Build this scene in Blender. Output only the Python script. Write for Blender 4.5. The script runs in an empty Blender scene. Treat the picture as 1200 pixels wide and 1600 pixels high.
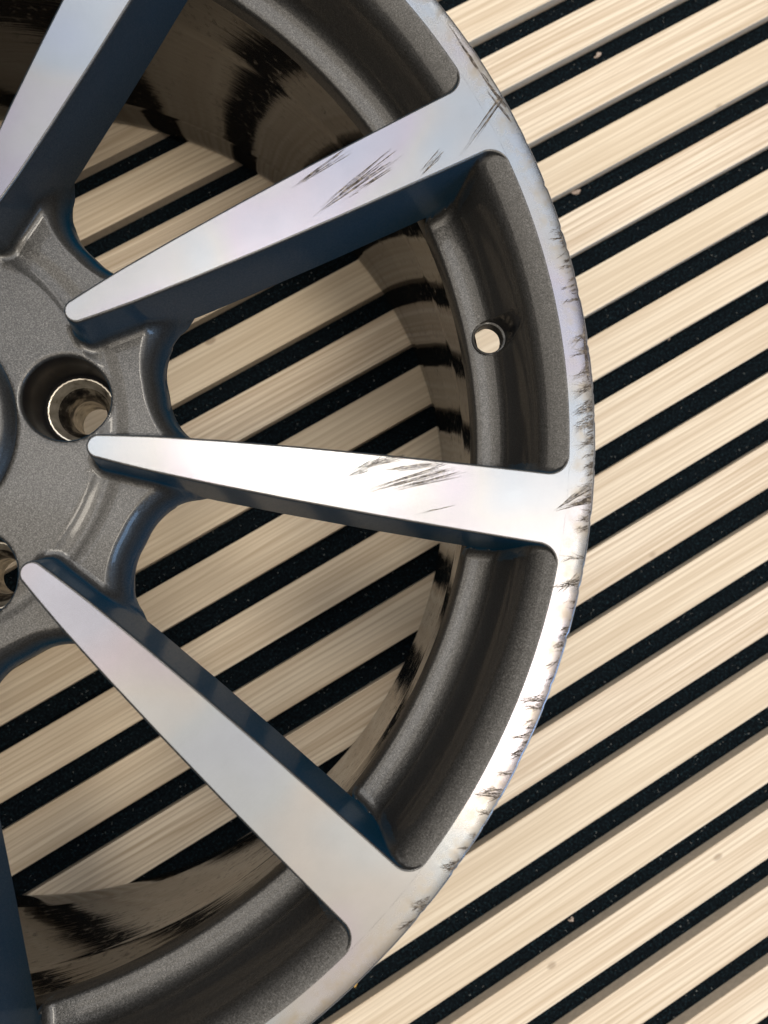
import bpy, bmesh, math, random
import numpy as np
from mathutils import Matrix, Vector

sc = bpy.context.scene
COL = sc.collection
MM = 0.001
random.seed(7)
rng = np.random.default_rng(7)

# ---------------------------------------------------------------- camera
CAM_MM = (-26.906, -38.474, 540.717)
RX = (-0.088652, -0.092166, -0.006097)
FOC = 1340.636


def rodrigues(v):
    v = Vector(v)
    th = v.length
    return Matrix.Rotation(th, 3, v.normalized())


cam_d = bpy.data.cameras.new('camera')
cam = bpy.data.objects.new('camera', cam_d)
COL.objects.link(cam)
R_wc = rodrigues(RX) @ Matrix(((1, 0, 0), (0, -1, 0), (0, 0, -1)))
R_cw = R_wc.transposed() @ Matrix(((1, 0, 0), (0, -1, 0), (0, 0, -1)))
cam.matrix_world = Matrix.Translation(Vector(CAM_MM) * MM) @ R_cw.to_4x4()
cam_d.sensor_fit = 'VERTICAL'
cam_d.sensor_height = 24.0
cam_d.lens = FOC / 1600.0 * 24.0
cam_d.clip_start = 0.01
cam_d.clip_end = 50
cam_d.dof.use_dof = True
cam_d.dof.focus_distance = 0.36
cam_d.dof.aperture_fstop = 9.0
sc.camera = cam

# ---------------------------------------------------------------- world and lamps (an indoor workshop)
w = bpy.data.worlds.new('World')
sc.world = w
w.use_nodes = True
bg = w.node_tree.nodes['Background']
bg.inputs['Color'].default_value = (0.55, 0.62, 0.75, 1)
bg.inputs['Strength'].default_value = 0.06


def area(name, loc, target, sx, sy, radiance, color):
    d = bpy.data.lights.new(name, 'AREA')
    d.shape = 'RECTANGLE'
    d.size = sx
    d.size_y = sy
    d.energy = radiance * math.pi * sx * sy
    d.color = color
    o = bpy.data.objects.new(name, d)
    COL.objects.link(o)
    o.location = loc
    dirv = Vector(target) - Vector(loc)
    o.rotation_euler = dirv.to_track_quat('-Z', 'Y').to_euler()
    return o


area('ceiling_light', (0.15, 0.85, 2.30), (0.05, 0.4, 0), 2.3, 1.7, 1.95, (0.90, 0.93, 1.0))
area('ceiling_light', (0.10, -0.85, 2.30), (0.0, -0.5, 0), 2.3, 1.6, 1.7, (1.0, 0.91, 0.80))
area('added_fill_panel', (0.66, -0.42, 2.26), (0.0, 0.0, 0), 0.5, 0.5, 14.0, (1.0, 0.91, 0.78))  # added lamp, no known source; brightens the slats inside the wheel
area('added_fill_panel', (-0.02, 0.47, 2.26), (0.0, 0.0, 0), 0.4, 0.4, 18.0, (1.0, 0.91, 0.78))  # second added lamp, placed clear of the machined faces' reflections
area('ceiling_light', (1.45, 0.25, 2.20), (0.0, 0.0, 0), 0.5, 2.2, 1.6, (1.0, 0.94, 0.88))
area('ceiling_light', (-1.75, 0.1, 2.25), (0.0, 0.0, 0), 1.1, 2.8, 2.1, (1.0, 0.92, 0.82))
area('tube_light', (0.1, 2.1, 2.25), (0, 0, 0), 2.6, 0.25, 5, (1.0, 0.95, 0.90))
area('tube_light', (0.1, -2.1, 2.25), (0, 0, 0), 2.6, 0.25, 1.5, (1.0, 0.88, 0.74))
area('window_light', (2.3, -1.2, 1.1), (0, 0, 0.1), 1.3, 1.0, 6.5, (0.34, 0.60, 1.0))

sc.view_settings.view_transform = 'Standard'
sc.view_settings.look = 'None'
sc.view_settings.exposure = 0.13
sc.view_settings.gamma = 1.0

# ---------------------------------------------------------------- material helpers


def new_mat(name):
    m = bpy.data.materials.new(name)
    m.use_nodes = True
    nt = m.node_tree
    return m, nt, nt.nodes['Principled BSDF'], nt.links


def N(nt, kind, **kw):
    n = nt.nodes.new(kind)
    for k, v in kw.items():
        if k in n.inputs.keys() if hasattr(n.inputs, 'keys') else False:
            n.inputs[k].default_value = v
        else:
            setattr(n, k, v)
    return n


def ramp(nt, stops):
    n = nt.nodes.new('ShaderNodeValToRGB')
    e = n.color_ramp.elements
    while len(e) < len(stops):
        e.new(0.5)
    for i, (p, c) in enumerate(stops):
        e[i].position = p
        e[i].color = (c[0], c[1], c[2], 1) if not isinstance(c, (int, float)) else (c, c, c, 1)
    return n


def mixrgb(nt, a, b, fac, mode='MIX'):
    n = nt.nodes.new('ShaderNodeMix')
    n.data_type = 'RGBA'
    n.blend_type = mode
    for val, idx in ((fac, 0), (a, 6), (b, 7)):
        if hasattr(val, 'node'):
            nt.links.new(val, n.inputs[idx])
        elif idx == 0:
            n.inputs[0].default_value = val
        else:
            n.inputs[idx].default_value = (*val, 1) if len(val) == 3 else val
    return n.outputs[2]


def mat_paint(name='anthracite_metallic_paint', graze_light=(0.0012, 0.035, 0.070)):
    m, nt, p, L = new_mat(name)
    geo = N(nt, 'ShaderNodeNewGeometry')
    v = nt.nodes.new('ShaderNodeTexVoronoi')
    v.inputs['Scale'].default_value = 4200
    L.new(geo.outputs['Position'], v.inputs['Vector'])
    no = nt.nodes.new('ShaderNodeTexNoise')
    no.inputs['Scale'].default_value = 1500
    no.inputs['Detail'].default_value = 3
    L.new(geo.outputs['Position'], no.inputs['Vector'])
    sep = nt.nodes.new('ShaderNodeSeparateColor')
    L.new(v.outputs['Color'], sep.inputs[0])
    r = ramp(nt, [(0.0, (0.062, 0.060, 0.056)), (0.6, (0.080, 0.077, 0.072)), (1.0, (0.120, 0.116, 0.109))])
    L.new(sep.outputs[0], r.inputs[0])
    r2 = ramp(nt, [(0.3, 0.75), (0.7, 1.15)])
    L.new(no.outputs['Fac'], r2.inputs[0])
    c = mixrgb(nt, r.outputs[0], r2.outputs[0], 1.0, 'MULTIPLY')
    # blue window light painted into the colour of steep walls, by view angle
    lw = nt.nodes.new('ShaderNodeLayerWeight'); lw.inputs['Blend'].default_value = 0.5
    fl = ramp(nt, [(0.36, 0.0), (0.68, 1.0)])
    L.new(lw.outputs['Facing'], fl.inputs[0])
    c = mixrgb(nt, c, graze_light, fl.outputs[0])
    L.new(c, p.inputs['Base Color'])
    mr = nt.nodes.new('ShaderNodeMapRange'); mr.inputs[3].default_value = 0.8; mr.inputs[4].default_value = 0.1
    L.new(fl.outputs[0], mr.inputs[0]); L.new(mr.outputs[0], p.inputs['Metallic'])
    p.inputs['Specular IOR Level'].default_value = 0.15
    p.inputs['Roughness'].default_value = 0.47
    # flakes tilt the base a little
    sub = nt.nodes.new('ShaderNodeVectorMath'); sub.operation = 'SUBTRACT'
    L.new(v.outputs['Color'], sub.inputs[0]); sub.inputs[1].default_value = (0.5, 0.5, 0.5)
    scl = nt.nodes.new('ShaderNodeVectorMath'); scl.operation = 'SCALE'
    L.new(sub.outputs[0], scl.inputs[0]); scl.inputs['Scale'].default_value = 0.22
    add = nt.nodes.new('ShaderNodeVectorMath'); add.operation = 'ADD'
    L.new(geo.outputs['Normal'], add.inputs[0]); L.new(scl.outputs[0], add.inputs[1])
    nrm = nt.nodes.new('ShaderNodeVectorMath'); nrm.operation = 'NORMALIZE'
    L.new(add.outputs[0], nrm.inputs[0])
    L.new(nrm.outputs[0], p.inputs['Normal'])
    cw = nt.nodes.new('ShaderNodeMapRange'); cw.inputs[3].default_value = 0.55; cw.inputs[4].default_value = 0.28
    L.new(fl.outputs[0], cw.inputs[0]); L.new(cw.outputs[0], p.inputs['Coat Weight'])
    p.inputs['Coat IOR'].default_value = 1.42
    p.inputs['Coat Roughness'].default_value = 0.09
    return m


def mat_barrel():
    m, nt, p, L = new_mat('gloss_black_barrel_paint')
    tc = N(nt, 'ShaderNodeTexCoord')
    # cylindrical coordinates round the wheel axis
    sep = nt.nodes.new('ShaderNodeSeparateXYZ'); L.new(tc.outputs['Object'], sep.inputs[0])
    at = nt.nodes.new('ShaderNodeMath'); at.operation = 'ARCTAN2'
    L.new(sep.outputs[1], at.inputs[0]); L.new(sep.outputs[0], at.inputs[1])
    cmb = nt.nodes.new('ShaderNodeCombineXYZ')
    L.new(at.outputs[0], cmb.inputs[0]); L.new(sep.outputs[2], cmb.inputs[1])
    mp = nt.nodes.new('ShaderNodeVectorMath'); mp.operation = 'MULTIPLY'
    L.new(cmb.outputs[0], mp.inputs[0]); mp.inputs[1].default_value = (5.0, 300.0, 1.0)
    no = nt.nodes.new('ShaderNodeTexNoise'); no.inputs['Scale'].default_value = 1.0; no.inputs['Detail'].default_value = 2
    L.new(mp.outputs[0], no.inputs['Vector'])
    b = nt.nodes.new('ShaderNodeBump'); b.inputs['Strength'].default_value = 0.15; b.inputs['Distance'].default_value = 0.0004
    L.new(no.outputs['Fac'], b.inputs['Height'])
    L.new(b.outputs[0], p.inputs['Normal'])
    # road dust and specks
    sp = nt.nodes.new('ShaderNodeTexNoise'); sp.inputs['Scale'].default_value = 260; sp.inputs['Detail'].default_value = 4
    L.new(tc.outputs['Object'], sp.inputs['Vector'])
    r = ramp(nt, [(0.0, (0.010, 0.009, 0.008)), (0.62, (0.014, 0.012, 0.010)), (0.8, (0.05, 0.043, 0.034))])
    L.new(sp.outputs['Fac'], r.inputs[0])
    L.new(r.outputs[0], p.inputs['Base Color'])
    r3 = ramp(nt, [(0.55, 0.07), (0.75, 0.30)])
    L.new(sp.outputs['Fac'], r3.inputs[0]); L.new(r3.outputs[0], p.inputs['Roughness'])
    p.inputs['IOR'].default_value = 1.33
    return m


def mat_machined():
    m, nt, p, L = new_mat('diamond_turned_aluminium')
    geo = N(nt, 'ShaderNodeNewGeometry')
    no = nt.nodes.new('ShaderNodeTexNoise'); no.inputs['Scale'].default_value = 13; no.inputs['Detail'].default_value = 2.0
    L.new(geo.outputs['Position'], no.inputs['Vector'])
    painted_pearl = ramp(nt, [(0.30, (0.76, 0.86, 1.0)), (0.42, (0.84, 0.93, 0.96)), (0.50, (0.99, 0.95, 0.86)), (0.58, (0.97, 0.86, 0.92)), (0.70, (0.84, 0.86, 1.0))])  # rainbow sheen of the turned metal, painted into the colour by noise
    L.new(no.outputs['Fac'], painted_pearl.inputs[0])
    c = mixrgb(nt, mixrgb(nt, (0.90, 0.90, 0.92), painted_pearl.outputs[0], 0.7), (0.275, 0.275, 0.285), 1.0, 'MULTIPLY')
    # worn, dirty lacquer along the outer lip: distance from the wheel axis
    sub = nt.nodes.new('ShaderNodeVectorMath'); sub.operation = 'SUBTRACT'
    L.new(geo.outputs['Position'], sub.inputs[0]); sub.inputs[1].default_value = (WHEEL_X, WHEEL_Y, 0.2361)
    ln = nt.nodes.new('ShaderNodeVectorMath'); ln.operation = 'LENGTH'; L.new(sub.outputs[0], ln.inputs[0])
    lip = nt.nodes.new('ShaderNodeMapRange'); lip.inputs[1].default_value = 0.2475; lip.inputs[2].default_value = 0.2530
    L.new(ln.outputs['Value'], lip.inputs[0])
    dn = nt.nodes.new('ShaderNodeTexNoise'); dn.inputs['Scale'].default_value = 150; dn.inputs['Detail'].default_value = 5; dn.inputs['Roughness'].default_value = 0.65
    L.new(geo.outputs['Position'], dn.inputs['Vector'])
    dr = ramp(nt, [(0.42, 0.0), (0.68, 1.0)])
    L.new(dn.outputs['Fac'], dr.inputs[0])
    ml = nt.nodes.new('ShaderNodeMath'); ml.operation = 'MULTIPLY'
    L.new(lip.outputs[0], ml.inputs[0]); L.new(dr.outputs[0], ml.inputs[1])
    ml2 = nt.nodes.new('ShaderNodeMath'); ml2.operation = 'MULTIPLY'; ml2.inputs[1].default_value = 0.75
    L.new(ml.outputs[0], ml2.inputs[0])
    c2 = mixrgb(nt, c, (0.235, 0.20, 0.15), ml2.outputs[0])
    # lathe rings: faint bands of slightly different brightness round the axis
    fr0 = nt.nodes.new('ShaderNodeMath'); fr0.operation = 'MULTIPLY'; fr0.inputs[1].default_value = 1500
    L.new(ln.outputs['Value'], fr0.inputs[0])
    n0 = nt.nodes.new('ShaderNodeTexNoise'); n0.noise_dimensions = '1D'; n0.inputs['Scale'].default_value = 1.0; n0.inputs['Detail'].default_value = 3
    L.new(fr0.outputs[0], n0.inputs['W'])
    sm_ = nt.nodes.new('ShaderNodeTexNoise'); sm_.inputs['Scale'].default_value = 42; sm_.inputs['Detail'].default_value = 6; sm_.inputs['Roughness'].default_value = 0.7
    L.new(geo.outputs['Position'], sm_.inputs['Vector'])
    rb = ramp(nt, [(0.3, 0.985), (0.7, 1.0)]); L.new(n0.outputs['Fac'], rb.inputs[0])
    rs = ramp(nt, [(0.3, 0.94), (0.7, 1.03)]); L.new(sm_.outputs['Fac'], rs.inputs[0])
    c2 = mixrgb(nt, c2, rb.outputs[0], 1.0, 'MULTIPLY')
    c2 = mixrgb(nt, c2, rs.outputs[0], 1.0, 'MULTIPLY')
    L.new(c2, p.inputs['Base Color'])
    p.inputs['Metallic'].default_value = 0.92
    rr = nt.nodes.new('ShaderNodeMapRange'); rr.inputs[3].default_value = 0.25; rr.inputs[4].default_value = 0.42
    L.new(ml2.outputs[0], rr.inputs[0]); L.new(rr.outputs[0], p.inputs['Roughness'])
    # fine turning marks: concentric about the axis
    fr = nt.nodes.new('ShaderNodeMath'); fr.operation = 'MULTIPLY'; fr.inputs[1].default_value = 9000
    L.new(ln.outputs['Value'], fr.inputs[0])
    n1 = nt.nodes.new('ShaderNodeTexNoise'); n1.noise_dimensions = '1D'; n1.inputs['Scale'].default_value = 1.0
    L.new(fr.outputs[0], n1.inputs['W'])
    b = nt.nodes.new('ShaderNodeBump'); b.inputs['Strength'].default_value = 0.03; b.inputs['Distance'].default_value = 0.0002
    L.new(n1.outputs['Fac'], b.inputs['Height']); L.new(b.outputs[0], p.inputs['Normal'])
    p.inputs['Coat Weight'].default_value = 0.25
    p.inputs['Coat Roughness'].default_value = 0.12
    return m


def mat_scratch():
    m, nt, p, L = new_mat('gouged_bare_metal')
    geo = N(nt, 'ShaderNodeNewGeometry')
    no = nt.nodes.new('ShaderNodeTexNoise'); no.inputs['Scale'].default_value = 900; no.inputs['Detail'].default_value = 4
    L.new(geo.outputs['Position'], no.inputs['Vector'])
    r = ramp(nt, [(0.35, (0.022, 0.016, 0.012)), (0.52, (0.075, 0.058, 0.043)), (0.68, (0.24, 0.20, 0.155))])
    L.new(no.outputs['Fac'], r.inputs[0]); L.new(r.outputs[0], p.inputs['Base Color'])
    p.inputs['Roughness'].default_value = 0.8
    p.inputs['Metallic'].default_value = 0.2
    return m


def mat_scuff():
    m, nt, p, L = new_mat('scuffed_lacquer')
    p.inputs['Base Color'].default_value = (0.30, 0.28, 0.26, 1)
    p.inputs['Roughness'].default_value = 0.55
    p.inputs['Metallic'].default_value = 0.5
    return m


def mat_seat(name='worn_bolt_seat_steel', stops=((0.30, (0.10, 0.085, 0.07)), (0.42, (0.40, 0.36, 0.29)), (0.7, (0.66, 0.61, 0.52)))):
    m, nt, p, L = new_mat(name)
    geo = N(nt, 'ShaderNodeNewGeometry')
    no = nt.nodes.new('ShaderNodeTexNoise'); no.inputs['Scale'].default_value = 220; no.inputs['Detail'].default_value = 5
    L.new(geo.outputs['Position'], no.inputs['Vector'])
    r = ramp(nt, list(stops))
    L.new(no.outputs['Fac'], r.inputs[0]); L.new(r.outputs[0], p.inputs['Base Color'])
    p.inputs['Metallic'].default_value = 0.8
    p.inputs['Roughness'].default_value = 0.38
    b = nt.nodes.new('ShaderNodeBump'); b.inputs['Strength'].default_value = 0.4; b.inputs['Distance'].default_value = 0.0005
    L.new(no.outputs['Fac'], b.inputs['Height']); L.new(b.outputs[0], p.inputs['Normal'])
    return m


def mat_oak():
    m, nt, p, L = new_mat('oak_veneer')
    tc = N(nt, 'ShaderNodeTexCoord')
    oi = N(nt, 'ShaderNodeObjectInfo')
    # each slat takes its own stretch of grain
    off = nt.nodes.new('ShaderNodeVectorMath'); off.operation = 'SCALE'
    off.inputs[0].default_value = (31.0, 17.0, 11.0)
    L.new(oi.outputs['Random'], off.inputs['Scale'])
    add = nt.nodes.new('ShaderNodeVectorMath'); add.operation = 'ADD'
    L.new(tc.outputs['Object'], add.inputs[0]); L.new(off.outputs[0], add.inputs[1])

    def stretched(sx, sy, detail, rough=0.55, dist=0.0):
        mp = nt.nodes.new('ShaderNodeVectorMath'); mp.operation = 'MULTIPLY'
        L.new(add.outputs[0], mp.inputs[0]); mp.inputs[1].default_value = (sx, sy, sy * 0.6)
        n = nt.nodes.new('ShaderNodeTexNoise'); n.inputs['Scale'].default_value = 1.0
        n.inputs['Detail'].default_value = detail; n.inputs['Roughness'].default_value = rough
        n.inputs['Distortion'].default_value = dist
        L.new(mp.outputs[0], n.inputs['Vector'])
        return n.outputs['Fac']
    broad = stretched(3.2, 45, 2)
    grain = stretched(6, 320, 3, 0.6, 0.3)
    pore = stretched(45, 2600, 2, 0.6)
    # growth rings: a wavy sawtooth across the slat
    sep = nt.nodes.new('ShaderNodeSeparateXYZ'); L.new(add.outputs[0], sep.inputs[0])
    r1 = nt.nodes.new('ShaderNodeMath'); r1.operation = 'MULTIPLY'; r1.inputs[1].default_value = 300
    L.new(sep.outputs[1], r1.inputs[0])
    r2 = nt.nodes.new('ShaderNodeMath'); r2.operation = 'MULTIPLY_ADD'; r2.inputs[1].default_value = 4.5
    L.new(broad, r2.inputs[0]); L.new(r1.outputs[0], r2.inputs[2])
    r3 = nt.nodes.new('ShaderNodeMath'); r3.operation = 'FRACT'; L.new(r2.outputs[0], r3.inputs[0])
    ring = ramp(nt, [(0.0, 0.0), (0.45, 0.12), (0.80, 1.0), (0.92, 0.0)])
    L.new(r3.outputs[0], ring.inputs[0])
    gr = ramp(nt, [(0.40, 0.0), (0.60, 1.0)]); L.new(grain, gr.inputs[0])
    base = mixrgb(nt, (0.82, 0.70, 0.54), (0.61, 0.48, 0.34), gr.outputs[0])
    f2 = nt.nodes.new('ShaderNodeMath'); f2.operation = 'MULTIPLY'; f2.inputs[1].default_value = 0.62
    L.new(ring.outputs[0], f2.inputs[0])
    base = mixrgb(nt, base, (0.43, 0.31, 0.19), f2.outputs[0])
    pr = ramp(nt, [(0.56, 0.0), (0.72, 0.35)]); L.new(pore, pr.inputs[0])
    base = mixrgb(nt, base, (0.40, 0.29, 0.18), pr.outputs[0])
    tint = nt.nodes.new('ShaderNodeMapRange'); tint.inputs[3].default_value = 0.0; tint.inputs[4].default_value = 0.55
    L.new(oi.outputs['Random'], tint.inputs[0])
    base = mixrgb(nt, base, (0.66, 0.54, 0.375), tint.outputs[0])
    # a few small brown knots and specks
    v = nt.nodes.new('ShaderNodeTexVoronoi'); v.inputs['Scale'].default_value = 28
    mpv = nt.nodes.new('ShaderNodeVectorMath'); mpv.operation = 'MULTIPLY'
    L.new(add.outputs[0], mpv.inputs[0]); mpv.inputs[1].default_value = (0.6, 1.0, 1.0)
    L.new(mpv.outputs[0], v.inputs['Vector'])
    vr = ramp(nt, [(0.045, 0.5), (0.075, 0.0)]); L.new(v.outputs['Distance'], vr.inputs[0])
    base = mixrgb(nt, base, (0.22, 0.14, 0.08), vr.outputs[0])
    L.new(base, p.inputs['Base Color'])
    p.inputs['Roughness'].default_value = 0.55
    p.inputs['Specular IOR Level'].default_value = 0.3
    b = nt.nodes.new('ShaderNodeBump'); b.inputs['Strength'].default_value = 0.15; b.inputs['Distance'].default_value = 0.0003
    L.new(grain, b.inputs['Height']); L.new(b.outputs[0], p.inputs['Normal'])
    return m


def mat_edge():
    m, nt, p, L = new_mat('slat_edge_board')
    tc = N(nt, 'ShaderNodeTexCoord')
    n = nt.nodes.new('ShaderNodeTexNoise'); n.inputs['Scale'].default_value = 300; n.inputs['Detail'].default_value = 3
    L.new(tc.outputs['Object'], n.inputs['Vector'])
    r = ramp(nt, [(0.3, (0.56, 0.46, 0.345)), (0.7, (0.66, 0.55, 0.42))])
    L.new(n.outputs['Fac'], r.inputs[0]); L.new(r.outputs[0], p.inputs['Base Color'])
    p.inputs['Roughness'].default_value = 0.8
    return m


def mat_felt():
    m, nt, p, L = new_mat('black_felt')
    tc = N(nt, 'ShaderNodeTexCoord')
    n = nt.nodes.new('ShaderNodeTexNoise'); n.inputs['Scale'].default_value = 620; n.inputs['Detail'].default_value = 5; n.inputs['Roughness'].default_value = 0.7
    L.new(tc.outputs['Object'], n.inputs['Vector'])
    r = ramp(nt, [(0.40, (0.001, 0.002, 0.003)), (0.55, (0.004, 0.0075, 0.0105)), (0.72, (0.018, 0.040, 0.050))])
    L.new(n.outputs['Fac'], r.inputs[0]); L.new(r.outputs[0], p.inputs['Base Color'])
    p.inputs['Roughness'].default_value = 1.0
    p.inputs['Specular IOR Level'].default_value = 0.1
    b = nt.nodes.new('ShaderNodeBump'); b.inputs['Strength'].default_value = 0.8; b.inputs['Distance'].default_value = 0.001
    L.new(n.outputs['Fac'], b.inputs['Height']); L.new(b.outputs[0], p.inputs['Normal'])
    return m


def mat_flat(name, col, rough=0.8):
    m, nt, p, L = new_mat(name)
    p.inputs['Base Color'].default_value = (*col, 1)
    p.inputs['Roughness'].default_value = rough
    return m


WHEEL_X, WHEEL_Y = -0.17753, 0.02291
M_paint = mat_paint()
M_rim = mat_paint('anthracite_rim_paint', (0.004, 0.006, 0.009))  # rim copy: grazing tint near black in place of the painted blue
M_barrel = mat_barrel()
M_bore = mat_flat('gloss_black_bore_paint', (0.007, 0.007, 0.008), 0.3)
M_seat_dark = mat_seat('dark_bolt_seat_steel', ((0.36, (0.015, 0.014, 0.013)), (0.52, (0.07, 0.06, 0.05)), (0.66, (0.40, 0.35, 0.27))))  # darker, patchier copy of the seat steel for the lower cone
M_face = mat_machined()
M_scratch = mat_scratch()
M_scuff = mat_scuff()
M_seat = mat_seat()
M_oak = mat_oak()
M_edge = mat_edge()
M_felt = mat_felt()
M_chip = mat_flat('pale_wood_chip', (0.40, 0.32, 0.265))
M_amber = mat_flat('amber_wood_chip', (0.65, 0.40, 0.10))
M_dust = mat_flat('pale_dust', (0.26, 0.27, 0.26))

# ---------------------------------------------------------------- object helpers


def link(name, me, mats, parent=None):
    for m in (mats if isinstance(mats, (list, tuple)) else [mats]):
        if me.users == 0 or len(me.materials) == 0 or m.name not in me.materials:
            me.materials.append(m)
    o = bpy.data.objects.new(name, me)
    COL.objects.link(o)
    if parent:
        o.parent = parent
    return o


def mesh(name, V, F, smooth=True, sharp=40):
    me = bpy.data.meshes.new(name)
    V = np.asarray(V, float) * MM
    me.from_pydata(V.tolist(), [], F)
    if smooth:
        me.polygons.foreach_set('use_smooth', [True] * len(me.polygons))
        if sharp:
            me.set_sharp_from_angle(angle=math.radians(sharp))
    me.update()
    return me


def lathe(name, prof, n=720, keep=None, closed=False, flip=False, sharp=40):
    prof = np.array(prof, float)
    m = len(prof)
    a = np.arange(n) * 2 * math.pi / n
    V = np.empty((n, m, 3))
    V[..., 0] = np.cos(a)[:, None] * prof[:, 0]
    V[..., 1] = np.sin(a)[:, None] * prof[:, 0]
    V[..., 2] = prof[:, 1]
    V = V.reshape(-1, 3)
    F = []
    rows = m if closed else m - 1
    for i in range(n):
        j = (i + 1) % n
        for k in range(rows):
            k2 = (k + 1) % m
            f = (i * m + k, j * m + k, j * m + k2, i * m + k2)
            if keep is not None:
                c = V[list(f)].mean(0)
                if not keep(c):
                    continue
            F.append(f[::-1] if flip else f)
    return mesh(name, V, F, sharp=sharp)


# ---------------------------------------------------------------- slatted wood panel (the surface)
ANG, OFF, SW, ST, PITCH = 0.523405, -187.479, 25.763, 9.674, 40.0182
panel = bpy.data.objects.new('slatted_wood_panel', None)
COL.objects.link(panel)
panel['label'] = 'oak slatted acoustic panel on black felt lying flat under the wheel'
panel['category'] = 'panel'
dirv = np.array([math.cos(ANG), math.sin(ANG)])
nv = np.array([dirv[1], -dirv[0]])


def slat_mesh():
    bm = bmesh.new()
    hl, c = 720.0, 0.35
    prof = [(0, -ST), (0, -c), (c, 0), (SW - c, 0), (SW, -c), (SW, -ST)]
    rings = []
    xs = (-hl, hl)
    for x in xs:
        rings.append([bm.verts.new((x * MM, (SW / 2 - y) * MM, z * MM)) for y, z in prof])
    n = len(prof)
    for k in range(n):
        k2 = (k + 1) % n
        f = bm.faces.new((rings[0][k], rings[0][k2], rings[1][k2], rings[1][k]))
        f.material_index = 1 if k in (0, 4, 5) else 0
    bm.faces.new(rings[0][::-1]); bm.faces.new(rings[1])
    bmesh.ops.recalc_face_normals(bm, faces=bm.faces)
    me = bpy.data.meshes.new('slat')
    bm.to_mesh(me); bm.free()
    return me


sm = slat_mesh()
sm.materials.append(M_oak); sm.materials.append(M_edge)
for i in range(-5, 20):
    o = bpy.data.objects.new('slat', sm)
    COL.objects.link(o)
    s = OFF + i * PITCH + SW / 2
    p0 = nv * s + dirv * (rng.uniform(-12, 12))
    p0 = p0 + nv * rng.uniform(-0.25, 0.25)
    o.location = (p0[0] * MM, p0[1] * MM, -rng.uniform(0, 0.15) * MM)
    o.rotation_euler = (0, 0, ANG)
    o.parent = panel


def box(name, x0, x1, y0, y1, z0, z1):
    V = [(x, y, z) for z in (z0, z1) for y in (y0, y1) for x in (x0, x1)]
    F = [(0, 2, 3, 1), (4, 5, 7, 6), (0, 1, 5, 4), (2, 6, 7, 3), (0, 4, 6, 2), (1, 3, 7, 5)]
    return mesh(name, V, F, smooth=False)


fe = link('felt_backing', box('felt_backing', -715, 715, -840, 400, -ST - 9, -ST - 0.02), M_felt, panel)
fe.rotation_euler = (0, 0, ANG)
gl = link('workshop_floor', box('workshop_floor', -3000, 3000, -3000, 3000, -ST - 60, -ST - 9.5), mat_flat('grey_concrete', (0.22, 0.22, 0.215)))
gl['kind'] = 'structure'

# ---------------------------------------------------------------- wheel: radial design curves (mm)
HF = 236.1            # machined face
A0 = math.radians(-7.9)   # the spoke nearest the right edge
LUG_R = 62.3
W_R = [79.7, 84, 90, 100, 122, 150, 180, 205, 228, 243, 250]
W_W = [3.6, 4.15, 4.85, 5.9, 7.55, 9.2, 10.6, 11.5, 12.2, 12.6, 12.75]
TIP_R, TIP_W, LIP, FIL = 79.7, 3.6, 248.0, 8.0
WOFF = 3.2            # how far the wall runs out below the face edge


def wr(r):
    return np.interp(r, W_R, W_W)


def width(r):
    """half width of the machined face at radius r, tip and lip fillets included"""
    r = np.asarray(r, float)
    t = np.sqrt(np.maximum(TIP_W ** 2 - (TIP_R - r) ** 2, 0))
    b = wr(r)
    e = np.clip(r - (LIP - FIL), 0, FIL)
    f = FIL - np.sqrt(np.maximum(FIL ** 2 - e ** 2, 0))
    return np.where(r < TIP_R, t, b + f)


def round_union(a, b, R):
    u = np.hypot(np.maximum(R - a, 0), np.maximum(R - b, 0))
    return np.maximum(R, np.minimum(a, b)) - u


ZR_R = [218, 219.8, 220.2, 220.7, 221.4, 223, 226, 229, 231.3, 232.8, 234.0, 235.2, 236.4, 237.8, 240, 243.2, 246.4, 247.4, 248]
ZR_Z = [182, 190.0, 194.5, 196.3, 197.3, 198.0, 198.9, 200.1, 202.0, 204.6, 209.0, 215.5, 222.6, 227.6, 231.2, 233.6, 235.3, 235.8, 236.0]


def zr(r):
    return np.interp(r, ZR_R, ZR_Z)


ZH_R = [30, 44.5, 46.5, 55, 62, 65, 67, 69, 72, 76, 79, 80.5, 84, 120]
ZH_Z = [218.4, 218.4, 218.6, 219.2, 219.3, 219.0, 218.2, 216.8, 214.6, 212.6, 212.0, 212.3, 213.2, 214.2]


def zh(r):
    k = np.array([-2, -1, 0, 1, 2]) * 0.8
    return sum(np.interp(r + q, ZH_R, ZH_Z) for q in k) / 5


def hub_dw(r, lat):
    return round_union(lat - wr(r) - WOFF, r - 98.0, 19.0)


def hub_base(r, lat):
    t = np.clip((hub_dw(r, lat) + 10.0) / 10.0, 0, 1)
    zf = 196.0 + 18.0 * np.sqrt(np.maximum(1 - t ** 2.2, 0))
    return np.minimum(zh(r), zf)


def spoke_wall(d):
    z = np.where(d <= 0, 236.0, 236.0 - 0.9 * (1 - np.sqrt(np.maximum(1 - (np.clip(d, 0, 0.8) / 0.8) ** 2, 0))))
    return np.where(d > 0.75, 235.1 - (d - 0.75) * 12.9, z)


def wall_d(z):
    return 0.75 + (235.1 - z) / 12.9


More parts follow.
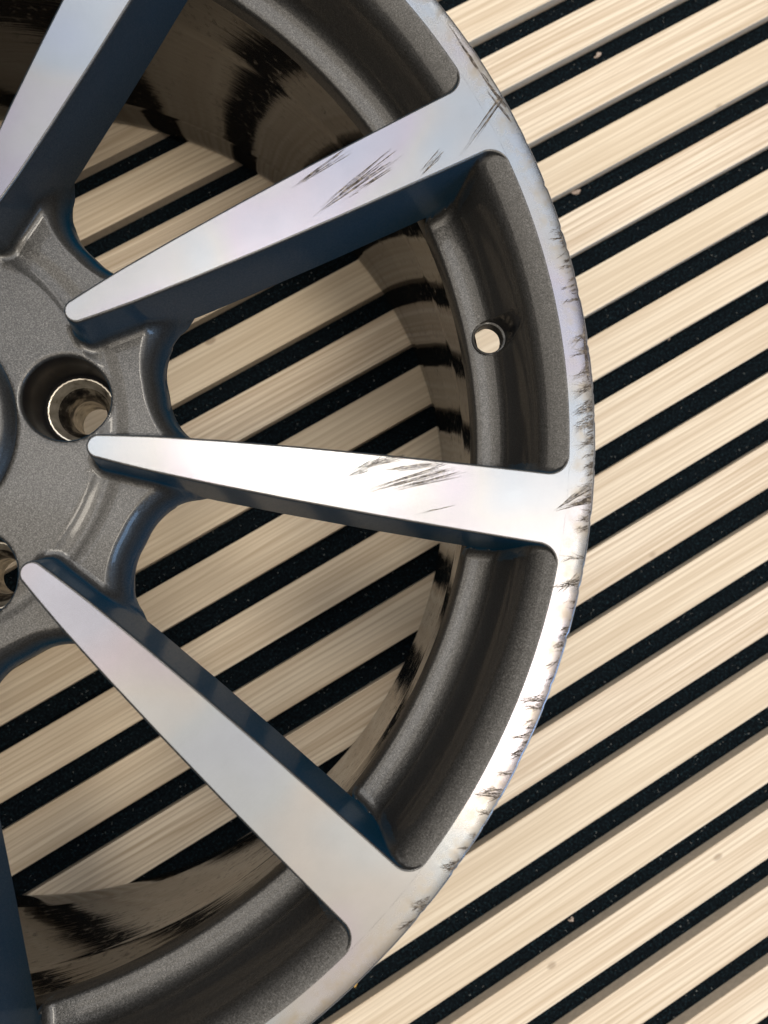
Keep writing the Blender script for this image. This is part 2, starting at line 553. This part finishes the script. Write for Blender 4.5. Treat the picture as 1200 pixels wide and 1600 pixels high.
def spoke_field(r, lat):
    """height of the spoke body and of what it stands on (hub, pocket or nothing)"""
    lat = np.abs(lat)
    d = np.where(r < TIP_R, np.hypot(r - TIP_R, lat) - TIP_W, lat - wr(r))
    d = np.where(r > 225, round_union(d, LIP - r, FIL), d)
    wl = spoke_wall(d)
    base = np.where(r < 160, np.where(hub_dw(r, lat) <= 0, hub_base(r, lat), 150.0), np.where(r > 219.8, zr(r), 150.0))
    R = np.where(r > 160, 4.5, 3.6)
    R = np.clip(np.minimum(R, (235.6 - base) * 0.7), 0.01, None)
    t0 = d - wall_d(base) + 0.2
    t = np.clip(t0, 0, R)
    fil = np.where(t0 > 0, R - np.sqrt(np.maximum(R * R - (R - t) ** 2, 0)), 0)
    z = np.maximum(wl, base + fil)
    return z, base, d


# ---------------------------------------------------------------- wheel root
wheel = bpy.data.objects.new('alloy_wheel', None)
COL.objects.link(wheel)
wheel.location = (WHEEL_X, WHEEL_Y, 0)
wheel['label'] = 'ten spoke grey alloy wheel with bright machined face and scraped lip'
wheel['category'] = 'wheel'

# valve hole sits halfway between the two spokes on either side of a bolt
VA = A0 + math.radians(18.1)
VC = np.array([230.2 * math.cos(VA), 230.2 * math.sin(VA)])


def not_valve(lim, zmin=180):
    return lambda c: not (c[2] > zmin and math.hypot(c[0] - VC[0], c[1] - VC[1]) < lim)


def dense(prof, step):
    out = [prof[0]]
    for a, b in zip(prof[:-1], prof[1:]):
        n = max(1, int(math.hypot(b[0] - a[0], b[1] - a[1]) / step))
        for i in range(1, n + 1):
            out.append((a[0] + (b[0] - a[0]) * i / n, a[1] + (b[1] - a[1]) * i / n))
    return out


rr = np.concatenate([np.linspace(219.8, 221.4, 6), np.linspace(222, 248, 42)])
kern = np.array([-2, -1, 0, 1, 2]) * 0.6


def zr_s(r):
    s = sum(np.interp(r + q, ZR_R, ZR_Z) for q in kern) / 5
    return np.where((r > 222.3) & (r < 246.8), s, np.interp(r, ZR_R, ZR_Z))


zr = zr_s
rim = link('rim', lathe('rim', [(x, float(zr(x))) for x in rr], 1440, keep=not_valve(7.25), flip=True, sharp=60), M_rim, wheel)

# barrel: inside skin from the ledge down to the rear flange, then the outside skin back up
inner = dense([(219.8, 190.0), (221.6, 189.6), (222.3, 188.0), (224.2, 150), (224.8, 146), (229.2, 96), (229.5, 92), (233.0, 43), (233.2, 38.5), (235.2, 37.0), (236.0, 33), (238.0, 8.0),
               (238.6, 4.0), (239.6, 1.2), (242.0, 0.0)], 4.0)
outer = [(253, 0.0), (257, 2), (258, 6), (257, 12), (250, 14), (246, 17), (243, 26), (242, 52), (238, 75), (236, 105), (233, 140), (229.5, 158), (228.5, 172),
         (229, 183), (232, 189.5), (240, 191), (242, 205), (244, 219), (249, 222.5), (256, 225), (258, 229), (258, 233.6)]
barrel = link('barrel', lathe('barrel', inner + outer, 720, keep=not_valve(10), flip=False, sharp=28), M_barrel, wheel)

# machined lip: flat ring with a small turned edge
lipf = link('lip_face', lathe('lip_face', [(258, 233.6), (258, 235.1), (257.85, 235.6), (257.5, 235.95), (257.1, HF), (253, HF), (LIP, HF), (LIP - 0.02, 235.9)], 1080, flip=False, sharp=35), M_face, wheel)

me = lipf.data
me.materials.append(M_scuff)
for f in me.polygons:
    if math.hypot(f.center.x, f.center.y) / MM > 257.6:
        f.material_index = 1
r5 = np.random.default_rng(11)
for v in me.vertices:
    x, y, z = v.co
    r = math.hypot(x, y) / MM
    if r > 256.9 and z / MM > 235.0:
        a = math.degrees(math.atan2(y, x))
        if -48 < a < 32:
            k = 0.5 * (math.sin(a * 1.3) + math.sin(a * 3.1 + 1) + math.sin(a * 7.7 + 2) + 0.25 * math.sin(a * 17.3)) - 0.3
            k = max(0, k) * 0.4 * min(1, (a + 48) / 8, (32 - a) / 10)
            v.co.x *= 1 - k / r; v.co.y *= 1 - k / r; v.co.z -= k * 0.35 * MM
# valve hole collar
def collar():
    n = 96
    z0 = 199.4
    rings = [(7.6, None, 0.04), (7.3, None, 0.02), (7.05, None, -0.25), (6.95, z0 + 0.2, 0), (6.6, z0, 0), (6.2, z0, 0), (5.95, z0 - 0.25, 0), (5.8, z0 - 0.8, 0), (5.8, z0 - 5.5, 0), (7.6, z0 - 5.8, 0)]
    V, F = [], []
    for i in range(n):
        a = 2 * math.pi * i / n
        for rho, z, dz in rings:
            x, y = VC[0] + rho * math.cos(a), VC[1] + rho * math.sin(a)
            zz = z if z is not None else max(float(zr(math.hypot(x, y) + (0.14 if math.hypot(x, y) > 231 else 0))) + dz, z0 - 1.0)
            V.append((x, y, zz))
    m = len(rings)
    for i in range(n):
        j = (i + 1) % n
        for k in range(m - 1):
            F.append((i * m + k, i * m + k + 1, j * m + k + 1, j * m + k))
    return mesh('valve_hole', V, F, sharp=50)


link('valve_hole', collar(), M_rim, wheel)

# ---------------------------------------------------------------- spokes


def spoke_mesh():
    R = np.concatenate([np.arange(71, 75, 0.5), np.arange(75, 84, 0.2), np.arange(84, 122, 0.8), np.arange(122, 214, 4.0),
                        np.arange(214, 238, 0.6), np.arange(238, 248, 0.3), [247.9]])
    D = np.array([0.04, 0.15, 0.3, 0.45, 0.6, 0.72, 0.8, 1.1, 1.5, 1.9, 2.2, 2.5, 2.8, 3.0, WOFF, 3.4, 3.6, 3.9, 4.2, 4.6, 5.0, 5.5, 6.0, 6.6, 7.2, 7.8, 8.4, 9.2, 10.0])
    frac = np.array([0, 0.5, 0.95])
    half = len(frac) + len(D)
    W = width(R)
    lat = np.concatenate([frac[None, :] * W[:, None], W[:, None] + D[None, :]], 1)
    dtag = np.concatenate([np.full(len(frac), -1.0), D])
    z, base, d = spoke_field(R[:, None] + 0 * lat, lat)
    win = (base < 160)
    zz = np.where(win, np.maximum(z, 203.4), z)
    ang = lat / R[:, None]
    V, F = [], []
    nr = len(R)
    for sgn in (1, -1):
        o = len(V)
        for i in range(nr):
            for k in range(half):
                a = sgn * ang[i, k]
                V.append((R[i] * math.cos(a), R[i] * math.sin(a), zz[i, k]))
        idx = lambda i, k: o + i * half + k
        for i in range(nr - 1):
            for k in range(half - 1):
                q = [(i, k), (i + 1, k), (i + 1, k + 1), (i, k + 1)]
                if any(win[a, b] for a, b in q):
                    if dtag[k + 1] > WOFF + 0.01:
                        continue
                elif max(z[a, b] - base[a, b] for a, b in q) < 0.03:
                    continue
                f = tuple(idx(a, b) for a, b in q)
                F.append(f if sgn > 0 else f[::-1])
    # underside over the window
    rows = [r for r in np.arange(96, 222, 3.0)]
    o = len(V)
    for r in rows:
        wv = float(wr(r)) + WOFF
        for l, zb in ((-wv, 203.4), (-wv + 1.5, 201.0), (-wv * 0.5, 199.5), (wv * 0.5, 199.5), (wv - 1.5, 201.0), (wv, 203.4)):
            V.append((r * math.cos(l / r), r * math.sin(l / r), zb))
    for i in range(len(rows) - 1):
        for k in range(5):
            F.append((o + i * 6 + k, o + i * 6 + k + 1, o + (i + 1) * 6 + k + 1, o + (i + 1) * 6 + k))
    me = mesh('spoke', V, F, smooth=True, sharp=None)
    bm = bmesh.new(); bm.from_mesh(me)
    bmesh.ops.remove_doubles(bm, verts=bm.verts, dist=1e-6)
    bmesh.ops.delete(bm, geom=[v for v in bm.verts if not v.link_faces], context='VERTS')
    bm.to_mesh(me); bm.free()
    me.set_sharp_from_angle(angle=math.radians(55))
    return me


def face_mesh():
    th = np.linspace(0, math.pi / 2, 14)
    R = np.concatenate([TIP_R - TIP_W * np.cos(th), np.linspace(82, 238, 50), LIP - FIL + FIL * np.sin(np.linspace(0, math.pi / 2, 14))])
    W = width(R)
    W[0] = 0.02
    ch = 0.09
    cols = [(-1, 0, 235.9), (-1, 0, HF - ch * 0.8), (-1, -ch, HF), (-0.5, -ch * .5, HF), (0, 0, HF), (0.5, ch * .5, HF), (1, ch, HF), (1, 0, HF - ch * 0.8), (1, 0, 235.9)]
    V, F = [], []
    for i, (r, wv) in enumerate(zip(R, W)):
        for s, c, z in cols:
            # (inset is negative towards the middle)
            l = s * wv - (c if wv > ch else 0) if s > 0 else s * wv - (c if wv > ch else 0)
            V.append((r * math.cos(l / r), r * math.sin(l / r), z))
    m = len(cols)
    for i in range(len(R) - 1):
        for k in range(m - 1):
            F.append((i * m + k, (i + 1) * m + k, (i + 1) * m + k + 1, i * m + k + 1))
    return mesh('spoke_face', V, F, sharp=35)


sp_me = spoke_mesh(); sp_me.materials.append(M_paint)
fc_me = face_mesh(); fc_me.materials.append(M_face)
spokes = []
for k in range(10):
    s = bpy.data.objects.new('spoke', sp_me); COL.objects.link(s)
    s.parent = wheel
    s.rotation_euler = (0, 0, A0 + k * math.radians(36))
    f = bpy.data.objects.new('spoke_face', fc_me); COL.objects.link(f)
    f.parent = s
    spokes.append(s)

# ---------------------------------------------------------------- hub
LUGS = [A0 + math.radians(18.0 + 72 * k) for k in range(5)]
LUGP = [(LUG_R * math.cos(a), LUG_R * math.sin(a)) for a in LUGS]


def hub_xy(x, y):
    """hub height at a point of the wheel"""
    r = np.hypot(x, y)
    a = np.arctan2(y, x) - A0
    ph = np.abs((a + math.radians(18)) % math.radians(36) - math.radians(18))
    return hub_base(r, r * ph)


def hub_mesh():
    step = 0.6
    n = int(360 / step)
    A = A0 + np.radians(np.arange(n) * step)
    ph = np.abs((A - A0 + math.radians(18)) % math.radians(36) - math.radians(18))
    ends = []
    for p in ph:
        rs = np.arange(90, 117, 0.05)
        dw = hub_dw(rs, rs * p)
        hit = np.nonzero(dw > 0)[0]
        ends.append(rs[hit[0]] if len(hit) else 117.0)
    ends = np.array(ends)
    t = np.concatenate([np.linspace(0, 0.8, 62)[:-1], 1 - 0.2 * (1 - np.linspace(0, 1, 30)) ** 1.6])
    r = 38 + t[None, :] * (ends[:, None] - 38)
    x = np.cos(A)[:, None] * r; y = np.sin(A)[:, None] * r
    z = hub_base(r, r * ph[:, None])
    z[:, -1] = np.where(ends < 117, 196.0, z[:, -1])
    m = r.shape[1]
    # skirt rolling under to the mounting pad
    sk = [(0.0, 193.5), (-2.0, 189.5), (-6.0, 180), (-14, 168), (-20, 160), (-55, 158)]
    V = np.empty((n, m + len(sk), 3))
    V[:, :m, 0] = x; V[:, :m, 1] = y; V[:, :m, 2] = z
    for q, (dr, zz) in enumerate(sk):
        rs = np.minimum(ends, 104) + dr
        V[:, m + q, 0] = np.cos(A) * rs; V[:, m + q, 1] = np.sin(A) * rs; V[:, m + q, 2] = zz
    mm = m + len(sk)
    Vf = V.reshape(-1, 3)
    F = []
    for i in range(n):
        j = (i + 1) % n
        for k in range(mm - 1):
            f = (i * mm + k, i * mm + k + 1, j * mm + k + 1, j * mm + k)
            c = Vf[list(f)].mean(0)
            lim = 17.3 if c[2] > 190 else 13.5
            if min(math.hypot(c[0] - px, c[1] - py) for px, py in LUGP) < lim:
                continue
            F.append(f)
    return mesh('hub', Vf, F, sharp=60)


hub = link('hub', hub_mesh(), M_paint, wheel)


def bolt_bore(ang):
    n = 96
    cx, cy = LUG_R * math.cos(ang), LUG_R * math.sin(ang)
    top = [(17.2, -0.1), (16.9, -0.25), (16.5, -0.6), (16.2, -1.2), (16.0, -2.0)]
    low = [(15.6, 204), (15.0, 190.5), (14.4, 189.2), (13.4, 188.8)]
    V, F = [], []
    for i in range(n):
        a = 2 * math.pi * i / n
        for rho, dz in top:
            x, y = cx + rho * math.cos(a), cy + rho * math.sin(a)
            xr, yr = cx + max(rho, 16.2) * math.cos(a), cy + max(rho, 16.2) * math.sin(a)
            V.append((x, y, float(hub_xy(xr, yr)) + dz))
        for rho, z in low:
            V.append((cx + rho * math.cos(a), cy + rho * math.sin(a), z))
    m = len(top) + len(low)
    for i in range(n):
        j = (i + 1) % n
        for k in range(m - 1):
            F.append((i * m + k, j * m + k, j * m + k + 1, i * m + k + 1)[::-1] if False else (i * m + k, i * m + k + 1, j * m + k + 1, j * m + k)[::-1])
    return mesh('bolt_bore', V, F, sharp=60)


def bolt_lip(ang):
    n = 96
    cx, cy = LUG_R * math.cos(ang), LUG_R * math.sin(ang)
    top = [(18.6, 0.03), (17.9, 0.03), (17.3, -0.02), (16.8, -0.25), (16.4, -0.65), (16.1, -1.3)]
    V, F = [], []
    for i in range(n):
        a = 2 * math.pi * i / n
        for rho, dz in top:
            x, y = cx + rho * math.cos(a), cy + rho * math.sin(a)
            xr, yr = cx + max(rho, 16.2) * math.cos(a), cy + max(rho, 16.2) * math.sin(a)
            V.append((x, y, float(hub_xy(xr, yr)) + dz + 0.02))
    m = len(top)
    for i in range(n):
        j = (i + 1) % n
        for k in range(m - 1):
            F.append((i * m + k, j * m + k, j * m + k + 1, i * m + k + 1))
    return mesh('bolt_bore_lip', V, F, sharp=60)


def bolt_seat(ang):
    cx, cy = LUG_R * math.cos(ang), LUG_R * math.sin(ang)
    n = 72
    prof = [(13.6, 187.6), (13.55, 190.0), (13.2, 190.5), (12.7, 190.4), (12.3, 189.6), (11.6, 188.2), (10.4, 185.6), (9.2, 183.4), (8.6, 182.6), (8.0, 180.8), (7.5, 178.2), (7.3, 175.0), (7.3, 158.2), (9, 157.6)]
    V, F = [], []
    for i in range(n):
        a = 2 * math.pi * i / n
        for k, (rho, z) in enumerate(prof):
            kn = 0.06 * (1 if i % 2 else -1) if k in (1, 2, 3) else 0   # knurled rim of the insert
            V.append((cx + (rho + kn) * math.cos(a), cy + (rho + kn) * math.sin(a), z + kn))
    m = len(prof)
    for i in range(n):
        j = (i + 1) % n
        for k in range(m - 1):
            F.append((i * m + k, i * m + k + 1, j * m + k + 1, j * m + k)[::-1])
    me = mesh('bolt_seat', V, F, sharp=45)
    me.materials.append(M_seat); me.materials.append(M_seat_dark)
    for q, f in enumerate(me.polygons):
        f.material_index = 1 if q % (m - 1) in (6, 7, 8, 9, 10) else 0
    return me


for a in LUGS:
    link('bolt_bore', bolt_bore(a), M_bore, hub)
    link('bolt_bore_lip', bolt_lip(a), M_paint, hub)
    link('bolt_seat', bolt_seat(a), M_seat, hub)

link('centre_cap', lathe('centre_cap', [(0.5, 224.0), (30, 224.0), (35.5, 223.8), (37.5, 223.0), (38.6, 222.4), (40.6, 222.2), (41.8, 221.6), (42.9, 220.2), (43.6, 218.6), (44.3, 217.6), (44.6, 216.0)], 360, flip=True, sharp=50), M_paint, hub)

# ---------------------------------------------------------------- kerb scrapes: slivers of gouged metal lying in the face
SCR = [(146.5, 85.1, 167.9, 100.8, 0.68, 2.05, 6.0),
       (154.6, 75.1, 184.1, 100.0, 1.14, 3.64, 14.0),
       (163.5, 79.5, 183.1, 94.0, 0.68, 0.91, 4.0),
       (193.8, 91.9, 202.4, 101.7, 1.14, 2.05, 8.0),
       (209.7, 100.4, 226.1, 124.3, 1.14, 1.59, 7.0),
       (165.3, -21.7, 181.4, -14.0, 1.14, 3.18, 10.0),
       (166.4, -18.2, 188.4, -14.4, 0.91, 1.82, 8.0),
       (173.0, -27.0, 205.2, -17.2, 0.68, 2.73, 13.0),
       (181.8, -26.3, 207.5, -20.0, 0.68, 1.82, 7.0),
       (190.4, -35.1, 207.2, -31.2, 0.23, 0.45, 2.0),
       (179.1, -19.3, 202.4, -16.2, 1.36, 1.36, 8.0),
       (246.3, 44.1, 253.2, 45.7, 0.23, 0.68, 3.0),
       (248.2, 58.9, 250.3, 61.4, 0.45, 0.45, 2.0),
       (246.0, 49.0, 250.9, 50.6, 0.23, 0.45, 2.0),
       (248.8, 27.6, 255.3, 32.6, 0.68, 1.82, 6.0),
       (248.7, 23.7, 255.6, 26.5, 0.91, 1.82, 7.0),
       (249.1, 15.0, 256.3, 18.5, 0.91, 2.73, 9.0),
       (249.2, 8.7, 257.1, 13.2, 0.91, 2.73, 9.0),
       (249.2, 1.5, 257.4, 6.4, 1.36, 3.64, 15.0),
       (249.3, -4.2, 257.2, -0.1, 1.82, 4.09, 16.0),
       (249.6, -10.9, 256.9, -8.4, 0.45, 1.36, 5.0),
       (241.7, -33.8, 255.8, -27.0, 0.45, 5.91, 20.0),
       (248.8, -37.3, 254.0, -36.8, 0.45, 0.91, 4.0),
       (248.1, -41.5, 253.9, -40.4, 0.68, 1.82, 6.0),
       (242.6, -52.2, 252.4, -50.4, 0.45, 0.68, 5.0),
       (239.5, -62.3, 250.0, -59.7, 0.91, 2.5, 12.0),
       (243.6, -67.4, 249.3, -66.6, 0.23, 0.45, 2.0),
       (244.0, -69.7, 248.7, -69.1, 0.23, 0.45, 2.0),
       (241.4, -77.0, 246.1, -76.2, 0.45, 0.91, 4.0),
       (239.3, -82.9, 243.2, -81.6, 1.14, 2.05, 7.0),
       (225.1, -102.5, 236.0, -102.8, 1.59, 4.55, 20.0),
       (227.9, -111.5, 232.1, -109.8, 1.36, 3.18, 10.0),
       (221.8, -114.5, 229.6, -114.2, 0.68, 1.36, 6.0),
       (221.2, -121.6, 226.2, -120.8, 0.91, 2.73, 8.0),
       (217.6, -127.2, 223.3, -126.9, 0.45, 1.14, 5.0),
       (209.9, -133.1, 220.4, -133.9, 0.91, 3.18, 13.0),
       (209.8, -139.7, 215.7, -140.3, 0.45, 1.36, 5.0),
       (207.6, -147.7, 210.1, -147.5, 0.45, 0.91, 3.0),
       (196.4, -158.7, 203.6, -158.5, 1.36, 3.64, 12.0),
       (186.4, -170.7, 193.5, -169.7, 0.91, 2.73, 9.0),
       (181.4, -178.3, 189.0, -175.9, 0.45, 1.59, 5.0),
       (186.4, -171.5, 193.0, -171.4, 0.45, 1.14, 4.0),
       (216.0, 134.8, 226.7, 120.0, 0.45, 0.68, 6.0),
       (205.2, 152.2, 216.0, 134.8, 0.23, 0.45, 4.0),
       (219.5, 126.1, 229.0, 113.8, 0.23, 0.45, 3.0),
       (254.0, 37.4, 255.7, 15.6, 0.23, 0.45, 3.0)]


def scrape_mesh(x0, y0, x1, y1, wa, wb, n, z, rot):
    r_ = random.Random(int((x0 * 31 + y0 * 17) * 10))
    rm_lip = math.hypot(x1, y1) > 236
    L = math.hypot(x1 - x0, y1 - y0)
    ux, uy = (x1 - x0) / L, (y1 - y0) / L
    px, py = -uy, ux
    V, F = [], []
    ca, sa = math.cos(-rot), math.sin(-rot)

    def put(t, s):
        x = x0 + ux * t * L + px * s; y = y0 + uy * t * L + py * s
        rad = math.hypot(x, y)
        if rad > 257.0:
            x *= 257.0 / rad; y *= 257.0 / rad
        V.append((x * ca - y * sa, x * sa + y * ca, z + r_.uniform(0, 0.02)))
        return len(V) - 1

    cnt = int(n * 2.8) + 2
    for q in range(cnt):
        s1 = r_.uniform(-0.5, 0.5)
        ta = r_.uniform(-0.05, 0.65); tb = min(1.03, ta + r_.uniform(0.25, 0.9))
        if rm_lip and q % 3 == 0:
            tb = r_.uniform(0.9, 1.02)
        elif not rm_lip:
            tm = r_.uniform(0.2, 0.8); hl = r_.uniform(0.08, 0.5) * min(tm + 0.15, 1.15 - tm) * 1.6
            ta, tb = tm - hl, tm + hl
        hw = r_.choice((0.02, 0.025, 0.035, 0.05, 0.07, 0.10, 0.15) if rm_lip else (0.02, 0.025, 0.035, 0.05, 0.065, 0.09)) * (0.8 + 0.5 * min(L, 20) / 20)
        seg = 7
        prev = None
        wob = r_.uniform(-0.3, 0.3) * (2.2 if rm_lip else 1)
        slant = r_.gauss(0, 0.22) * L * (0.8 if rm_lip and L < 14 else 0.07)
        for k in range(seg + 1):
            u = k / seg
            t = ta + (tb - ta) * u
            wid = wa + (wb - wa) * min(max(t, 0), 1)
            c = s1 * wid * (1.25 if rm_lip else 1.5) + slant * (u - 0.6) + wob * math.sin(u * 3) * 0.5 + r_.uniform(-0.05, 0.05)
            h = hw * (math.sin(math.pi * min(1, u * 0.75 + 0.02)) ** 0.7) * r_.uniform(0.55, 1.3)
            if k == 0 or (k == seg and (tb < 0.9 or not rm_lip)):
                h = 0.008
            cur = (put(t, c - h), put(t, c + h))
            if prev:
                F.append((prev[0], cur[0], cur[1], prev[1]))
            prev = cur
    return mesh('kerb_scrape', V, F, smooth=False)


# countless short ticks along the battered part of the lip
r9 = random.Random(5)
cl = [r9.triangular(-46, 26, -2) for q in range(20)]
for q in range(120):
    a = math.radians(r9.gauss(r9.choice(cl), 1.0))
    ro = 257.0; ln_ = r9.uniform(0.8, 4.2) if q % 6 else r9.uniform(4, 8)
    t = math.radians(r9.uniform(8, 32))
    x1, y1 = ro * math.cos(a), ro * math.sin(a)
    SCR.append((x1 - ln_ * math.cos(t), y1 - ln_ * math.sin(t), x1, y1, 0.15, r9.uniform(0.3, 1.1), r9.choice((1, 1, 2, 3))))
for (x0, y0, x1, y1, wa, wb, n) in SCR:
    rm = math.hypot((x0 + x1) / 2, (y0 + y1) / 2)
    am = math.atan2((y0 + y1) / 2, (x0 + x1) / 2)
    k = round((am - A0) / math.radians(36)) % 10
    if rm < 236:
        s = spokes[k]
        o = link('kerb_scrape', scrape_mesh(x0, y0, x1, y1, wa, wb, n, HF + 0.03, A0 + k * math.radians(36)), M_scratch, s)
    else:
        o = link('kerb_scrape', scrape_mesh(x0, y0, x1, y1, wa, wb, n, HF + 0.03, 0), M_scratch, lipf)

# ---------------------------------------------------------------- bits lying in the grooves


def chip_mesh(lx, ly, lz, seed):
    r_ = random.Random(seed)
    n = 11
    V, F = [], []
    for zf in (0, 1):
        for i in range(n):
            a = 2 * math.pi * i / n
            k = r_.uniform(0.3, 1.15) * (1 if zf == 0 else 0.8)
            V.append((lx * 0.5 * math.cos(a) * k, ly * 0.5 * math.sin(a) * k, lz * zf * r_.uniform(0.7, 1.2)))
    F.append(tuple(range(n))[::-1]); F.append(tuple(range(n, 2 * n)))
    for i in range(n):
        j = (i + 1) % n
        F.append((i, j, n + j, n + i))
    return mesh('wood_chip', V, F, smooth=False)


for q, (x, y, lx, ly, rz, mt, lab) in enumerate([
        (177.1, 329.4, 6.5, 3.5, 40, M_chip, 'pale splinter in the felt groove near the top right corner'),
        (158.1, 229.5, 9.5, 3.6, 20, M_chip, 'long pinkish wood chip in the felt groove right of the upper lip'),
        (140.5, -248.5, 4.2, 3.2, 35, M_chip, 'small pale flake in the felt groove at lower right'),
        (219.6, 127.8, 3.0, 1.6, 70, M_chip, 'thin pale sliver in the felt groove right of the valve hole'),
        (3.5, -281.4, 5.0, 2.2, 60, M_amber, 'amber splinter in the felt groove below the bottom of the lip')]):
    o = link('wood_chip', chip_mesh(lx, ly, 1.2, q + 3), mt)
    o.location = (x * MM, y * MM, (-ST + 0.02) * MM)
    o.rotation_euler = (0, 0, math.radians(rz))
    o['label'] = lab; o['category'] = 'wood chip'; o['group'] = 'wood chips caught in the felt grooves'


def dust():
    V, F = [], []
    for i in range(3000):
        g = random.randint(-4, 18)
        s = OFF + g * PITCH + SW + random.uniform(0.6, PITCH - SW - 0.6)
        l = random.uniform(-330, 420)
        c = nv * s + dirv * l
        e = 0.12 + 0.55 * random.random() ** 3.5
        a0 = random.uniform(0, 6.28)
        b = len(V)
        for q in range(3):
            a = a0 + q * 2.094 + random.uniform(-.5, .5)
            V.append((c[0] + e * math.cos(a), c[1] + e * math.sin(a), -ST + 0.05))
        V.append((c[0], c[1], -ST + 0.1 + e * 0.8))
        F += [(b, b + 1, b + 3), (b + 1, b + 2, b + 3), (b + 2, b, b + 3)]
    for i in range(900):
        g = random.randint(-4, 18)
        s = OFF + g * PITCH + SW + random.uniform(1.0, PITCH - SW - 1.0)
        c = nv * s + dirv * random.uniform(-330, 420)
        a = random.uniform(0, 6.28); L = random.uniform(0.5, 1.9); h = 0.07
        px, py = c[0], c[1]
        prev = None
        for q in range(4):
            nx, ny = -math.sin(a) * h, math.cos(a) * h
            zz = -ST + 0.15 + 0.25 * random.random()
            cur = (len(V), len(V) + 1)
            V.append((px + nx, py + ny, zz)); V.append((px - nx, py - ny, zz))
            if prev:
                F.append((prev[0], prev[1], cur[1], cur[0]))
            prev = cur
            px += math.cos(a) * L / 3; py += math.sin(a) * L / 3; a += random.uniform(-0.7, 0.7)
    return mesh('dust_specks', V, F, smooth=False)


du = link('dust_specks', dust(), M_dust)
du['kind'] = 'stuff'
du['label'] = 'pale dust specks and lint scattered over the black felt grooves'
du['category'] = 'dust'
